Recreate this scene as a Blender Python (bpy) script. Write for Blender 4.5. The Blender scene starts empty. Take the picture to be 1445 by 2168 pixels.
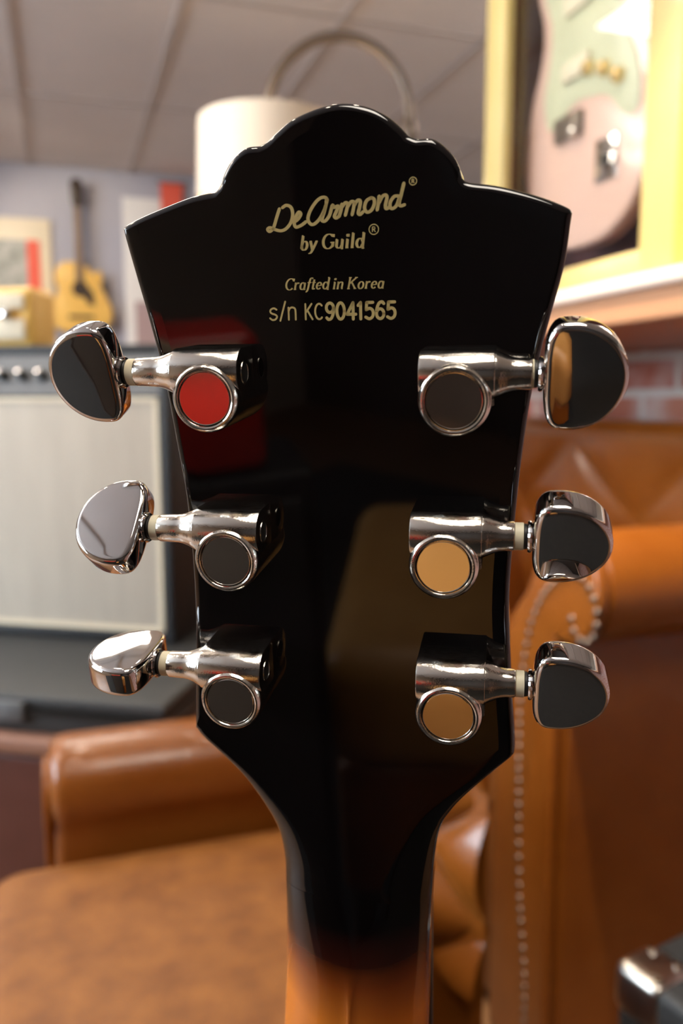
import bpy, bmesh, math
from mathutils import Vector, Matrix
from mathutils.geometry import delaunay_2d_cdt
PI = math.pi
EXPOSURE = 0.4
LIGHT_PANEL = 11.; LIGHT_UP = 22.; LIGHT_SPOT = 90.; LIGHT_WINDOW = 14.; LAMP_WATT = 5.
PEND_Z = 2.2
PANELS = [(-.18,2.16,'lit pendant panel above the amplifier corner', False), (.0,-.25,'lit pendant panel above the rug and camera', False), (-1.6,1.5,'added pendant panel brightening the ceiling, on the window side'), (-1.7,3.7,'added pendant panel brightening the ceiling, in the far window corner'), (2.4,2.3,'added pendant panel brightening the back right, beyond the brick wall')]  # the last three are unseen, added with upward glow to brighten the room
SPOTS = [(-.35,.35,'ceiling spotlight above the guitar headstock'), (.36,.80,'ceiling spotlight above the studded armchair'), (-.25,1.35,'ceiling spotlight above the amplifier'), (.30,1.45,'added ceiling spotlight brightening the display case'), (-.9,1.2,'ceiling spotlight left of the amplifier'), (-.4,4.3,'added ceiling spotlight brightening the back wall')]  # display case and back wall spots are unseen, added to brighten them
BEAMS = [(.30,1.45,(.95,1.42,1.50),20.,46.), (-.45,-.45,(-.52,-.68,.4),30.,32.), (.36,.80,(.88,1.08,.77),190.,32.), (-.25,1.35,(.05,.95,.4),8.,60.), (-.4,4.3,(.25,5.6,1.6),45.,75.)]  # beams added to brighten case, footstool, seats and back wall
FC_ROT = 12.; STOOL = (-.54,-.71); STOOL_ROT = -34.; CAB = (-.56,-.22); CAB_ROT = -56.
GX, GY, GROT = .15, .345, -30.
sc = bpy.context.scene
# ---------------------------------------------------------------- camera
# room axes: +x right wall, +y into the shop, z up; the camera stands 1 m above the floor
cam_d = bpy.data.cameras.new('camera'); cam = bpy.data.objects.new('camera', cam_d); sc.collection.objects.link(cam)
cam.location = (0, 0, 1.0); cam.rotation_euler = (math.radians(90-7.6), 0, math.radians(-18.5))
cam_d.sensor_fit = 'VERTICAL'; cam_d.sensor_height = 36.; cam_d.lens = 1750/2168*36.
cam_d.clip_start = .01; cam_d.clip_end = 50
cam_d.dof.use_dof = True; cam_d.dof.focus_distance = .186; cam_d.dof.aperture_fstop = 11.0
sc.camera = cam
# ---------------------------------------------------------------- world and exposure
w = bpy.data.worlds.new('World'); sc.world = w; w.use_nodes = True
w.node_tree.nodes['Background'].inputs[0].default_value = (.55,.60,.70,1); w.node_tree.nodes['Background'].inputs[1].default_value = .3
sc.view_settings.view_transform = 'Standard'; sc.view_settings.look = 'None'; sc.view_settings.gamma = 1.0; sc.view_settings.use_curve_mapping = False
sc.view_settings.exposure = EXPOSURE
sc.cycles.max_bounces = 10; sc.cycles.glossy_bounces = 6; sc.cycles.transmission_bounces = 6
sc.cycles.sample_clamp_indirect = 12.
# guitar head: where it is held, and its outline in millimetres (x right, y up, on its back face)
HEAD_ORIGIN = [0.05786, 0.17411, 1.00172]
HEAD_AXES = [[0.86792, -0.06012, -0.49306], [-0.4967, -0.1081, -0.86116], [-0.00153, 0.99232, -0.12369]]
OUTLINE_LEFT = [(-3.1, 58.1), (-8.66, 56.32), (-12.21, 54.03), (-14.42, 52.29), (-16.19, 51.57), (-18.69, 51.45), (-20.87, 50.42), (-22.78, 48.62), (-24.37, 46.15), (-25.21, 44.23), (-26.56, 42.97), (-31.61, 42.25), (-37.72, 40.5), (-44.0, 38.43), (-47.58, 36.9), (-48.21, 36.14), (-47.78, 33.65), (-45.95, 25.57), (-43.59, 15.26), (-41.11, 2.57), (-39.35, -11.61), (-37.95, -24.0), (-37.44, -37.98), (-37.64, -52.5), (-38.5, -66.34), (-39.78, -83.37), (-39.49, -85.61), (-37.63, -88.13), (-32.86, -92.81), (-27.58, -99.02), (-22.96, -107.42), (-20.2, -114.81), (-19.2, -123.95), (-19.32, -132.55)]
OUTLINE_RIGHT = [(1.6, 58.64), (6.32, 57.82), (10.22, 56.06), (13.16, 53.8), (15.15, 51.76), (16.81, 51.17), (19.75, 51.01), (22.05, 49.67), (23.99, 47.78), (25.32, 45.55), (25.96, 43.28), (27.29, 42.42), (32.49, 41.56), (38.28, 40.06), (43.36, 38.34), (46.96, 36.69), (47.81, 35.69), (47.61, 34.2), (46.71, 25.88), (44.59, 16.69), (42.73, 8.64), (40.88, -1.62), (39.45, -14.81), (38.53, -27.46), (37.88, -40.59), (37.82, -49.6), (38.43, -59.96), (39.16, -70.6), (39.8, -77.83), (40.0, -80.89), (40.09, -83.98), (39.45, -86.17), (35.2, -90.69), (29.16, -97.69), (25.23, -103.37), (22.38, -109.72), (20.87, -120.54), (20.07, -134.08)]
SCRIPT_STROKES = [[(-11.4, 39.05), (-10.49, 39.48), (-9.49, 38.97), (-9.21, 37.56), (-9.74, 35.93), (-10.81, 34.79), (-11.98, 34.44), (-13.26, 34.77), (-14.28, 35.16), (-14.82, 34.82), (-14.32, 34.4), (-13.5, 35.13), (-12.78, 36.99), (-12.05, 38.84)], [(-9.01, 36.02), (-8.04, 36.69), (-7.45, 37.6), (-7.87, 38.02), (-8.54, 37.18), (-8.96, 36.02), (-8.62, 35.07), (-7.45, 35.38), (-6.41, 36.04)], [(-1.95, 39.7), (-1.86, 40.45), (-2.73, 40.72), (-4.0, 40.01), (-5.32, 38.33), (-5.93, 36.72), (-5.53, 35.66), (-4.65, 35.51), (-3.35, 36.62), (-2.29, 38.44), (-1.69, 40.26)], [(-1.69, 40.26), (-2.3, 38.21), (-2.84, 36.72), (-2.86, 36.09), (-2.23, 36.07), (-1.32, 37.12), (-0.64, 39.06), (-0.33, 38.64), (0.6, 38.87), (0.2, 37.87), (-0.27, 36.92), (0.12, 36.53), (0.8, 36.92)], [(1.36, 39.21), (1.16, 38.07), (0.73, 36.81)], [(1.27, 38.52), (2.11, 39.45), (2.6, 39.16), (2.41, 38.25), (2.05, 36.99)], [(2.59, 38.7), (3.35, 39.59), (3.92, 39.45), (3.82, 38.42), (3.47, 37.05)], [(3.96, 38.87), (4.67, 39.8), (5.25, 39.62), (5.06, 38.37), (4.79, 37.34), (5.16, 37.03), (5.79, 37.53)], [(7.55, 40.2), (6.56, 39.63), (6.12, 38.32), (6.6, 37.43), (7.52, 37.76), (8.15, 38.92), (8.11, 39.88), (7.55, 40.2)], [(9.19, 40.43), (9.03, 39.11), (8.74, 37.76)], [(9.13, 39.11), (9.87, 40.33), (10.56, 40.59), (10.8, 40.06), (10.49, 38.71), (10.63, 37.95), (11.44, 38.28)], [(13.15, 40.3), (12.3, 40.22), (11.52, 39.24), (11.44, 38.28), (11.92, 37.9), (12.78, 38.5), (13.47, 40.17)], [(14.3, 42.68), (13.76, 40.61), (13.31, 38.93), (13.63, 38.35), (14.43, 38.55)]]
# ---------------------------------------------------------------- helpers
C = bpy.context.scene.collection

def V(*a): return Vector(a)

def principled(name, color=(.8,.8,.8), rough=.5, metal=0., coat=0., ior=1.5, trans=0., emit=None, estr=0., mottle=None, mscale=8., bump=0., bscale=60., rough_var=0., stretch=(1,1,1), coords='Object'):
    m = bpy.data.materials.new(name); m.use_nodes = True
    nt = m.node_tree; b = nt.nodes['Principled BSDF']
    def S(k, v): b.inputs[k].default_value = v
    S('Base Color', (*color, 1)); S('Roughness', rough); S('Metallic', metal); S('IOR', ior)
    S('Coat Weight', coat); S('Coat Roughness', .04); S('Transmission Weight', trans)
    if emit: S('Emission Color', (*emit, 1)); S('Emission Strength', estr)
    tc = nt.nodes.new('ShaderNodeTexCoord'); mp = nt.nodes.new('ShaderNodeMapping')
    mp.inputs['Scale'].default_value = stretch
    nt.links.new(tc.outputs[coords], mp.inputs['Vector'])
    if mottle or rough_var:
        n = nt.nodes.new('ShaderNodeTexNoise'); n.inputs['Scale'].default_value = mscale; n.inputs['Detail'].default_value = 6; n.inputs['Roughness'].default_value = .6
        nt.links.new(mp.outputs[0], n.inputs['Vector'])
        if mottle:
            r = nt.nodes.new('ShaderNodeValToRGB'); r.color_ramp.elements[0].position = .3; r.color_ramp.elements[1].position = .7
            r.color_ramp.elements[0].color = (*color, 1); r.color_ramp.elements[1].color = (*mottle, 1)
            nt.links.new(n.outputs[0], r.inputs[0]); nt.links.new(r.outputs[0], b.inputs['Base Color'])
        if rough_var:
            mr = nt.nodes.new('ShaderNodeMapRange'); mr.inputs[1].default_value = .3; mr.inputs[2].default_value = .7
            mr.inputs[3].default_value = max(0, rough-rough_var); mr.inputs[4].default_value = rough+rough_var
            nt.links.new(n.outputs[0], mr.inputs[0]); nt.links.new(mr.outputs[0], b.inputs['Roughness'])
    if bump:
        n2 = nt.nodes.new('ShaderNodeTexNoise'); n2.inputs['Scale'].default_value = bscale; n2.inputs['Detail'].default_value = 4
        bp = nt.nodes.new('ShaderNodeBump'); bp.inputs['Strength'].default_value = bump; bp.inputs['Distance'].default_value = .01
        nt.links.new(mp.outputs[0], n2.inputs['Vector']); nt.links.new(n2.outputs[0], bp.inputs['Height']); nt.links.new(bp.outputs[0], b.inputs['Normal'])
    return m

def obj(name, bm, mat, parent=None, smooth=True, angle=35):
    bmesh.ops.recalc_face_normals(bm, faces=bm.faces[:])
    me = bpy.data.meshes.new(name); bm.to_mesh(me); bm.free()
    mats = mat if isinstance(mat, (list, tuple)) else [mat]
    for m in mats: me.materials.append(m)
    o = bpy.data.objects.new(name, me); C.objects.link(o)
    if smooth:
        for p in me.polygons: p.use_smooth = True
        me.set_sharp_from_angle(angle=math.radians(angle))
    if parent: o.parent = parent
    return o

def tag(o, label=None, cat=None, group=None, kind=None):
    if label: o['label'] = label
    if cat: o['category'] = cat
    if group: o['group'] = group
    if kind: o['kind'] = kind
    return o

def empty(name, loc, label, cat, rz=0., group=None):
    o = bpy.data.objects.new(name, None); C.objects.link(o); o.empty_display_size = .05
    o.location = loc; o.rotation_euler = (0, 0, rz)
    return tag(o, label, cat, group)

def bm_new(): return bmesh.new()

def box(bm, c, s, rz=0., mat=0):
    r = bmesh.ops.create_cube(bm, size=1., matrix=Matrix.Translation(c) @ Matrix.Rotation(rz, 4, 'Z') @ Matrix.Diagonal((*s, 1)))
    for f in {f for v in r['verts'] for f in v.link_faces}: f.material_index = mat
    return r['verts']

def rbox(bm, c, s, r=.01, seg=3, rz=0.):
    t = bmesh.new(); box(t, c, s, rz)
    bmesh.ops.bevel(t, geom=t.edges[:], offset=r, segments=seg, profile=.5, affect='EDGES')
    me = bpy.data.meshes.new('tmp'); t.to_mesh(me); t.free(); bm.from_mesh(me); bpy.data.meshes.remove(me)

def frame_axes(axis):
    a = Vector(axis).normalized(); u = a.orthogonal().normalized(); return u, a.cross(u), a

def lathe(bm, prof, o, axis, seg=48, mat=0, caps=True):
    """prof: list of (radius, distance along axis)"""
    u, v, a = frame_axes(axis); o = Vector(o); rings = []
    for r, h in prof:
        rings.append([bm.verts.new(o + a*h + (u*math.cos(2*PI*i/seg) + v*math.sin(2*PI*i/seg))*r) for i in range(seg)])
    for A, B in zip(rings, rings[1:]):
        for i in range(seg):
            f = bm.faces.new((A[i], A[(i+1) % seg], B[(i+1) % seg], B[i])); f.material_index = mat
    if caps:
        for R in (rings[0], rings[-1]):
            f = bm.faces.new(R); f.material_index = mat

def tube(bm, pts, r, seg=12, closed=False):
    pts = [Vector(p) for p in pts]; n = len(pts); rings = []; u = None
    for i, p in enumerate(pts):
        a = pts[(i+1) % n] if (closed or i < n-1) else p
        b = pts[i-1] if (closed or i > 0) else p
        t = (a-b).normalized()
        u = t.orthogonal().normalized() if u is None else (u - t*u.dot(t)).normalized()
        v = t.cross(u); rr = r[i] if isinstance(r, (list, tuple)) else r
        rings.append([bm.verts.new(p + (u*math.cos(2*PI*k/seg)+v*math.sin(2*PI*k/seg))*rr) for k in range(seg)])
    pairs = list(zip(rings, rings[1:])) + ([(rings[-1], rings[0])] if closed else [])
    for A, B in pairs:
        for k in range(seg): bm.faces.new((A[k], A[(k+1) % seg], B[(k+1) % seg], B[k]))
    if not closed: bm.faces.new(rings[0]); bm.faces.new(rings[-1])

def inset_ring(P, d):
    """offset a CCW 2D polygon inwards by d (number or list)"""
    n = len(P); out = []
    for i in range(n):
        p = Vector(P[i]); a = (p-Vector(P[i-1])).normalized(); b = (Vector(P[(i+1) % n])-p).normalized()
        na = Vector((-a.y, a.x)); nb = Vector((-b.y, b.x)); m = (na+nb)
        m = m/max(.35, m.length_squared)*2 if m.length > 1e-6 else na
        out.append(p + m*((d[i] if isinstance(d, list) else d)/1.0)*1.0 if m.length < 1.9 else p + na*(d[i] if isinstance(d, list) else d))
    return out

def area2(P): return sum(P[i-1][0]*P[i][1]-P[i][0]*P[i-1][1] for i in range(len(P)))

def ccw(P): return list(P) if area2(P) > 0 else list(reversed(P))

def slab(bm, P, z0, z1, fn, r=0., seg=4, both=True, mat_side=0):
    """polygon P (2D) thickened from z0 to z1 with rounded rims; fn maps (x,y,z) to a point"""
    P = ccw(P); rings = []
    ks = [i/seg*PI/2 for i in range(seg+1)] if r else [0]
    if r and both:
        for k in reversed(ks): rings.append((inset_ring(P, r*(1-math.cos(k))), z0 + r*(1-math.sin(k))))
    else: rings.append((P, z0))
    if r:
        for k in ks: rings.append((inset_ring(P, r*(1-math.cos(k))), z1 - r*(1-math.sin(k))))
    else: rings.append((P, z1))
    L = [[bm.verts.new(fn(p[0], p[1], z)) for p in R] for R, z in rings]; n = len(P)
    for A, B in zip(L, L[1:]):
        for i in range(n):
            f = bm.faces.new((A[i], A[(i+1) % n], B[(i+1) % n], B[i])); f.material_index = mat_side
    bm.faces.new(list(reversed(L[0]))); bm.faces.new(L[-1])

def spline(P, sub=6, closed=False):
    P = [Vector(p) for p in P]; n = len(P); out = []
    rng = n if closed else n-1
    for i in range(rng):
        p1, p2 = P[i], P[(i+1) % n]
        p0 = P[i-1] if (closed or i > 0) else p1*2-p2
        p3 = P[(i+2) % n] if (closed or i+2 < n) else p2*2-p1
        for k in range(sub):
            t = k/sub
            out.append(.5*((2*p1) + (p2-p0)*t + (2*p0-5*p1+4*p2-p3)*t*t + (3*p1-p0-3*p2+p3)*t**3))
    if not closed: out.append(P[-1])
    return out

def subsurf(o, n=2):
    m = o.modifiers.new('Subdivision', 'SUBSURF'); m.levels = n; m.render_levels = n; return o

# ---------------------------------------------------------------- materials
M = {}
M['lacquer'] = principled('black lacquer', (.0035,.0025,.0025), .025, coat=.25, ior=1.5)
M['edge_red'] = principled('worn red-brown edge', (.30,.055,.015), .2, coat=.3)
M['gold_print'] = principled('gold decal print', (.62,.48,.19), .45, metal=.25)
M['rug'] = principled('black rug', (.012,.011,.010), .95, mottle=(.018,.016,.014), mscale=60.)
M['chrome'] = principled('polished chrome', (.70,.67,.65), .035, metal=1.)
M['nickel'] = principled('worn nickel plating', (.80,.76,.69), .13, metal=1., rough_var=.07, mscale=900, bump=.05, bscale=2500)
M['cap_mirror'] = principled('flat polished cap', (.80,.76,.70), .06, metal=1.)
M['washer'] = principled('cream nylon', (.72,.64,.44), .45)
M['panel_chrome'] = principled('satin chrome', (.62,.58,.52), .28, metal=1.)
M['rubber'] = principled('black rubber', (.012,.011,.010), .5)
M['tan'] = principled('tan leather', (.168,.050,.005), .56, mottle=(.31,.112,.018), mscale=22., bump=.12, bscale=160)
M['brown'] = principled('saddle brown leather', (.225,.061,.006), .28, mottle=(.29,.088,.012), mscale=8., bump=.12, bscale=150, coat=.2)
M['brown_dark'] = principled('dark brown leather', (.16,.052,.012), .38, mottle=(.22,.08,.018), mscale=5., bump=.1, bscale=150, coat=.1)
M['honey_leather'] = principled('honey leather', (.46,.22,.06), .4, mottle=(.54,.28,.09), mscale=9., bump=.1, bscale=150)
M['oxblood'] = principled('dark red-brown leather', (.085,.026,.017), .4, mottle=(.12,.04,.028), mscale=9., bump=.1, bscale=120)
M['oxblood_edge'] = principled('pinkish leather edge', (.30,.15,.10), .4)
M['nail'] = principled('antique brass nail', (.19,.145,.115), .38, metal=.9)
M['tolex'] = principled('black vinyl', (.012,.012,.013), .5, bump=.25, bscale=700)
M['case_grey'] = principled('charcoal case cover', (.042,.044,.045), .5, bump=.15, bscale=300)
M['plastic_black'] = principled('black plastic', (.012,.012,.012), .35)
M['grille'] = principled('silver grille cloth', (.50,.445,.365), .75, mottle=(.57,.51,.42), mscale=30., stretch=(1,1,.15))
M['panel_silver'] = principled('dark grey control panel', (.13,.135,.14), .55, metal=.3)
M['cream'] = principled('cream plastic', (.80,.70,.52), .5)
M['white'] = principled('white paint', (.78,.76,.74), .6)
M['yellow'] = principled('ochre yellow paint', (.53,.41,.15), .38, mottle=(.57,.45,.18), mscale=4., coat=.2)
M['gold_side'] = principled('deeper gold paint', (.62,.42,.09), .4)
M['plum'] = principled('dark plum backboard', (.095,.022,.022), .6, mottle=(.13,.035,.03), mscale=7.)
M['pink'] = principled('shell pink lacquer', (.86,.56,.46), .16, coat=.5)
M['mint'] = principled('mint green plastic', (.66,.66,.46), .35)
M['brass'] = principled('brass', (.85,.62,.28), .22, metal=1.)
M['shade'] = principled('cream linen shade', (.74,.63,.50), .8, bump=.1, bscale=200)
M['steel'] = principled('brushed bronze-grey steel', (.17,.13,.10), .38, metal=.5)
M['honey'] = principled('honey spruce top', (.80,.47,.10), .35, mottle=(.84,.53,.14), mscale=12., stretch=(6,1,.4), coat=.3)
M['wood_dark'] = principled('dark walnut', (.035,.020,.012), .4)
M['wood_neck'] = principled('mahogany neck', (.20,.13,.08), .45)
M['wood_mantel'] = principled('limed oak mantel', (.42,.20,.10), .4, mottle=(.50,.27,.15), mscale=6., stretch=(1,.15,1))
M['wood_light'] = principled('pale mantel edge', (.78,.67,.58), .35)
M['red'] = principled('red lacquer', (.72,.03,.02), .3, coat=.3)
M['red_print'] = principled('red print', (.80,.12,.07), .6)
M['print_grey'] = principled('grey-green printed photo', (.22,.24,.20), .5, mottle=(.55,.54,.50), mscale=14.)
def thin_glass():
    m = bpy.data.materials.new('thin clear glass'); m.use_nodes = True; nt = m.node_tree; nt.nodes.clear()
    o = nt.nodes.new('ShaderNodeOutputMaterial'); mx = nt.nodes.new('ShaderNodeMixShader'); fr = nt.nodes.new('ShaderNodeFresnel'); fr.inputs['IOR'].default_value = 1.5
    ge = nt.nodes.new('ShaderNodeNewGeometry'); ma = nt.nodes.new('ShaderNodeMath'); ma.operation = 'MULTIPLY_ADD'; ma.inputs[1].default_value = 1/1.5-1.5; ma.inputs[2].default_value = 1.5
    nt.links.new(ge.outputs['Backfacing'], ma.inputs[0]); nt.links.new(ma.outputs[0], fr.inputs['IOR'])
    tr = nt.nodes.new('ShaderNodeBsdfTransparent'); gl = nt.nodes.new('ShaderNodeBsdfGlossy'); gl.inputs['Roughness'].default_value = .0
    tr.inputs[0].default_value = (.97,.98,.97,1)
    nt.links.new(fr.outputs[0], mx.inputs[0]); nt.links.new(tr.outputs[0], mx.inputs[1]); nt.links.new(gl.outputs[0], mx.inputs[2]); nt.links.new(mx.outputs[0], o.inputs[0]); return m
M['glass'] = thin_glass()
M['wood_floor'] = principled('oak floor boards', (.20,.10,.045), .4, mottle=(.27,.14,.065), mscale=5., stretch=(1,.1,1))
M['wall_blue'] = principled('pale lavender wall paint', (.40,.40,.47), .8, mottle=(.47,.46,.50), mscale=1.2)
M['wall_cream'] = principled('cream wall paint', (.55,.48,.40), .8)
M['wall_dark'] = principled('dark panelled wall', (.045,.030,.022), .5, mottle=(.06,.04,.03), mscale=4.)
M['mauve'] = principled('mauve panel', (.42,.30,.30), .6)
M['tile'] = principled('mineral ceiling tile', (.66,.62,.60), .9, mottle=(.70,.66,.64), mscale=3., bump=.1, bscale=90)
M['tbar'] = principled('painted ceiling bar', (.50,.45,.42), .6)

def sunburst_neck():
    m = principled('sunburst lacquer', (.003,.002,.002), .03, coat=.3)
    nt = m.node_tree; b = nt.nodes['Principled BSDF']
    at = nt.nodes.new('ShaderNodeAttribute'); at.attribute_name = 'along_neck'
    sx = nt.nodes.new('ShaderNodeAttribute'); sx.attribute_name = 'across_neck'
    n = nt.nodes.new('ShaderNodeTexNoise'); n.inputs['Scale'].default_value = 30
    # the black of the head fades into amber; the fade starts sooner at the neck's sides
    ab = nt.nodes.new('ShaderNodeMath'); ab.operation = 'MULTIPLY'; nt.links.new(sx.outputs['Fac'], ab.inputs[0]); nt.links.new(sx.outputs['Fac'], ab.inputs[1])
    mu = nt.nodes.new('ShaderNodeMath'); mu.operation = 'MULTIPLY_ADD'; mu.inputs[1].default_value = .010
    nt.links.new(ab.outputs[0], mu.inputs[0]); nt.links.new(at.outputs['Fac'], mu.inputs[2])
    r = nt.nodes.new('ShaderNodeValToRGB'); e = r.color_ramp.elements
    mr = nt.nodes.new('ShaderNodeMapRange'); mr.inputs[1].default_value = 0.; mr.inputs[2].default_value = .050
    nt.links.new(mu.outputs[0], mr.inputs[0]); nt.links.new(mr.outputs[0], r.inputs[0])
    e[0].position = .20; e[0].color = (.003,.002,.002,1); e[1].position = .92; e[1].color = (.76,.21,.018,1)
    k = e.new(.42); k.color = (.035,.006,.003,1); k = e.new(.58); k.color = (.26,.055,.008,1); k = e.new(.75); k.color = (.50,.13,.015,1)
    nt.links.new(r.outputs[0], b.inputs['Base Color'])
    return m
M['sunburst'] = sunburst_neck()

def brick_mat():
    m = principled('red brick', (.4,.12,.08), .85); nt = m.node_tree; b = nt.nodes['Principled BSDF']
    tc = nt.nodes.new('ShaderNodeTexCoord'); sp = nt.nodes.new('ShaderNodeSeparateXYZ'); cb = nt.nodes.new('ShaderNodeCombineXYZ')
    nt.links.new(tc.outputs['Object'], sp.inputs[0]); nt.links.new(sp.outputs['Y'], cb.inputs['X']); nt.links.new(sp.outputs['Z'], cb.inputs['Y'])
    t = nt.nodes.new('ShaderNodeTexBrick'); t.inputs['Scale'].default_value = 1.; t.inputs['Brick Width'].default_value = .235; t.inputs['Row Height'].default_value = .085
    t.inputs['Mortar Size'].default_value = .011; t.inputs['Mortar Smooth'].default_value = .3; t.inputs['Color1'].default_value = (.42,.10,.06,1); t.inputs['Color2'].default_value = (.50,.20,.13,1); t.inputs['Mortar'].default_value = (.62,.55,.50,1)
    t.inputs['Bias'].default_value = -.1
    nt.links.new(cb.outputs[0], t.inputs['Vector'])
    n = nt.nodes.new('ShaderNodeTexNoise'); n.inputs['Scale'].default_value = 9; n.inputs['Detail'].default_value = 6
    nt.links.new(tc.outputs['Object'], n.inputs['Vector'])
    mx = nt.nodes.new('ShaderNodeMix'); mx.data_type = 'RGBA'; mx.inputs['B'].default_value = (.66,.58,.54,1)
    mr = nt.nodes.new('ShaderNodeMapRange'); mr.inputs[1].default_value = .45; mr.inputs[2].default_value = .8; mr.inputs[4].default_value = .85
    nt.links.new(n.outputs[0], mr.inputs[0]); nt.links.new(mr.outputs[0], mx.inputs['Factor']); nt.links.new(t.outputs['Color'], mx.inputs['A'])
    nt.links.new(mx.outputs['Result'], b.inputs['Base Color'])
    bp = nt.nodes.new('ShaderNodeBump'); bp.invert = True; bp.inputs['Strength'].default_value = .6; bp.inputs['Distance'].default_value = .008
    nt.links.new(t.outputs['Fac'], bp.inputs['Height']); nt.links.new(bp.outputs[0], b.inputs['Normal'])
    return m
M['brick'] = brick_mat()

def emitter(name, col, s):
    return principled(name, (.8,.8,.8), .5, emit=col, estr=s)
M['lamp_panel'] = emitter('lit ceiling diffuser', (1,.90,.78), LIGHT_PANEL)
M['ceiling_fill'] = emitter('added ceiling fill', (1,.93,.86), LIGHT_UP)  # added uplight for the ceiling
M['spot_glow'] = emitter('lit spot bulb', (1,.86,.68), LIGHT_SPOT)
M['daylight'] = emitter('daylight in window', (.72,.86,1), LIGHT_WINDOW)
M['bulb'] = emitter('warm bulb', (1,.78,.5), 8.)

# ---------------------------------------------------------------- the setting
def structure(name, bm, m, smooth=False):
    o = obj(name, bm, m, None, smooth); o['kind'] = 'structure'; return o
X0, X1, Y0, Y1, ZC = -3.2, 3.0, -3.2, 5.6, 2.44
FZ = -.15        # shop floor
b = bm_new(); box(b, ((X0+X1)/2, (Y0+Y1)/2, FZ-.05), (X1-X0+.4, Y1-Y0+.4, .1)); structure('floor', b, M['wood_floor'])
b = bm_new(); box(b, ((X0+X1)/2, (Y0+Y1)/2, ZC+.05), (X1-X0+.4, Y1-Y0+.4, .1)); structure('ceiling', b, M['tile'])
b = bm_new()
x = -.13-.6*5
while x < X1:
    box(b, (x, (Y0+Y1)/2, ZC-.004), (.026, Y1-Y0, .010)); x += .6
y = Y0+.37
while y < Y1:
    box(b, ((X0+X1)/2, y, ZC-.003), (X1-X0, .024, .008)); y += 1.2
structure('trim_1', b, M['tbar'])
b = bm_new(); box(b, ((X0+X1)/2, Y1+.05, (ZC+FZ)/2), (X1-X0+.2, .1, ZC-FZ)); structure('wall_back', b, M['wall_blue'])
b = bm_new(); box(b, (X1+.05, (Y0+Y1)/2, (ZC+FZ)/2), (.1, Y1-Y0, ZC-FZ)); structure('wall_right', b, M['wall_cream'])
b = bm_new(); box(b, ((X0+X1)/2, Y0-.05, (ZC+FZ)/2), (X1-X0+.2, .1, ZC-FZ)); structure('wall_front', b, M['wall_dark'])
# left wall with a window opening
wy0, wy1, wz0, wz1 = .2, 2.6, .95, 2.1
b = bm_new()
box(b, (X0-.05, (Y0+wy0)/2, (ZC+FZ)/2), (.1, wy0-Y0, ZC-FZ)); box(b, (X0-.05, (Y1+wy1)/2, (ZC+FZ)/2), (.1, Y1-wy1, ZC-FZ))
box(b, (X0-.05, (wy0+wy1)/2, (wz0+FZ)/2), (.1, wy1-wy0, wz0-FZ)); box(b, (X0-.05, (wy0+wy1)/2, (wz1+ZC)/2), (.1, wy1-wy0, ZC-wz1))
structure('wall_left', b, M['wall_cream'])
b = bm_new(); box(b, (X0-.07, (wy0+wy1)/2, (wz0+wz1)/2), (.01, wy1-wy0, wz1-wz0)); wpane = structure('window_1', b, M['daylight'])
b = bm_new()
for yy in (wy0+.02, (wy0+wy1)/2, wy1-.02): box(b, (X0-.04, yy, (wz0+wz1)/2), (.05, .04, wz1-wz0))
for zz in (wz0+.02, wz1-.02): box(b, (X0-.04, (wy0+wy1)/2, zz), (.05, wy1-wy0, .04))
structure('window_frame', b, M['white'])
# half-height brick wall on the right with a deep wooden mantel on it
b = bm_new(); box(b, (1.42, -.35, (1.12+FZ)/2), (.24, 5.1, 1.12-FZ)); structure('wall_brick', b, M['brick'])
b = bm_new(); rbox(b, (1.175, -.35, 1.143), (.69, 5.1, .046), .004, 2); structure('trim_2', b, M['wood_mantel'])
b = bm_new(); rbox(b, (1.170, -.35, 1.178), (.70, 5.12, .024), .008, 3); structure('trim_3', b, M['wood_light'])
# ceiling lights: square panels and small round spots
def pendant(x, y, label, up=True):
    t = empty('pendant_light', (x, y, PEND_Z), label, 'ceiling light', 0, 'square pendant light panels')
    b = bm_new()
    for dx, dy, sx, sy in ((0,.30,.62,.02),(0,-.30,.62,.02),(.30,0,.02,.58),(-.30,0,.02,.58)): box(b, (dx, dy, .02), (sx, sy, .045))
    obj('frame', b, M['white'], t, False)
    b = bm_new(); box(b, (0, 0, .004), (.58, .58, .006)); obj('diffuser', b, M['lamp_panel'], t, False)
    b = bm_new(); box(b, (0, 0, .034), (.58, .58, .006)); obj('fill_diffuser' if up else 'top_cover', b, M['ceiling_fill' if up else 'white'], t, False)  # upward glow is added to brighten the ceiling
    for dx in (-.28, .28):
        for dy in (-.28, .28):
            b = bm_new(); tube(b, [(dx,dy,.04),(dx,dy,ZC-PEND_Z)], .0015, 6); obj('cable', b, M['panel_chrome'], t)
for args in PANELS: pendant(*args)
def ceiling_spot(x, y, label):
    t = empty('ceiling_spotlight', (x, y, ZC-.01), label, 'spotlight', 0, 'round ceiling spotlights')
    b = bm_new(); lathe(b, [(.035,.0),(.05,-.004),(.05,-.014),(.036,-.016),(.034,-.006)], (0,0,.004), (0,0,1), 32, caps=False); obj('trim_ring', b, M['white'], t)
    b = bm_new(); lathe(b, [(.034,-.006),(.02,-.012),(.004,-.014)], (0,0,.004), (0,0,1), 24); obj('bulb', b, M['spot_glow'], t)
for px, py, lab in SPOTS: ceiling_spot(px, py, lab)
def beam(name, x, y, aim, watt, angle, col=(1,.85,.66)):
    l = bpy.data.lights.new(name, 'SPOT'); l.energy = watt; l.spot_size = math.radians(angle); l.spot_blend = .6; l.color = col; l.shadow_soft_size = .03
    o = bpy.data.objects.new(name, l); C.objects.link(o); o.location = (x, y, ZC-.03)
    o.rotation_euler = (Vector(aim)-Vector(o.location)).to_track_quat('-Z', 'Y').to_euler()
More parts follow.
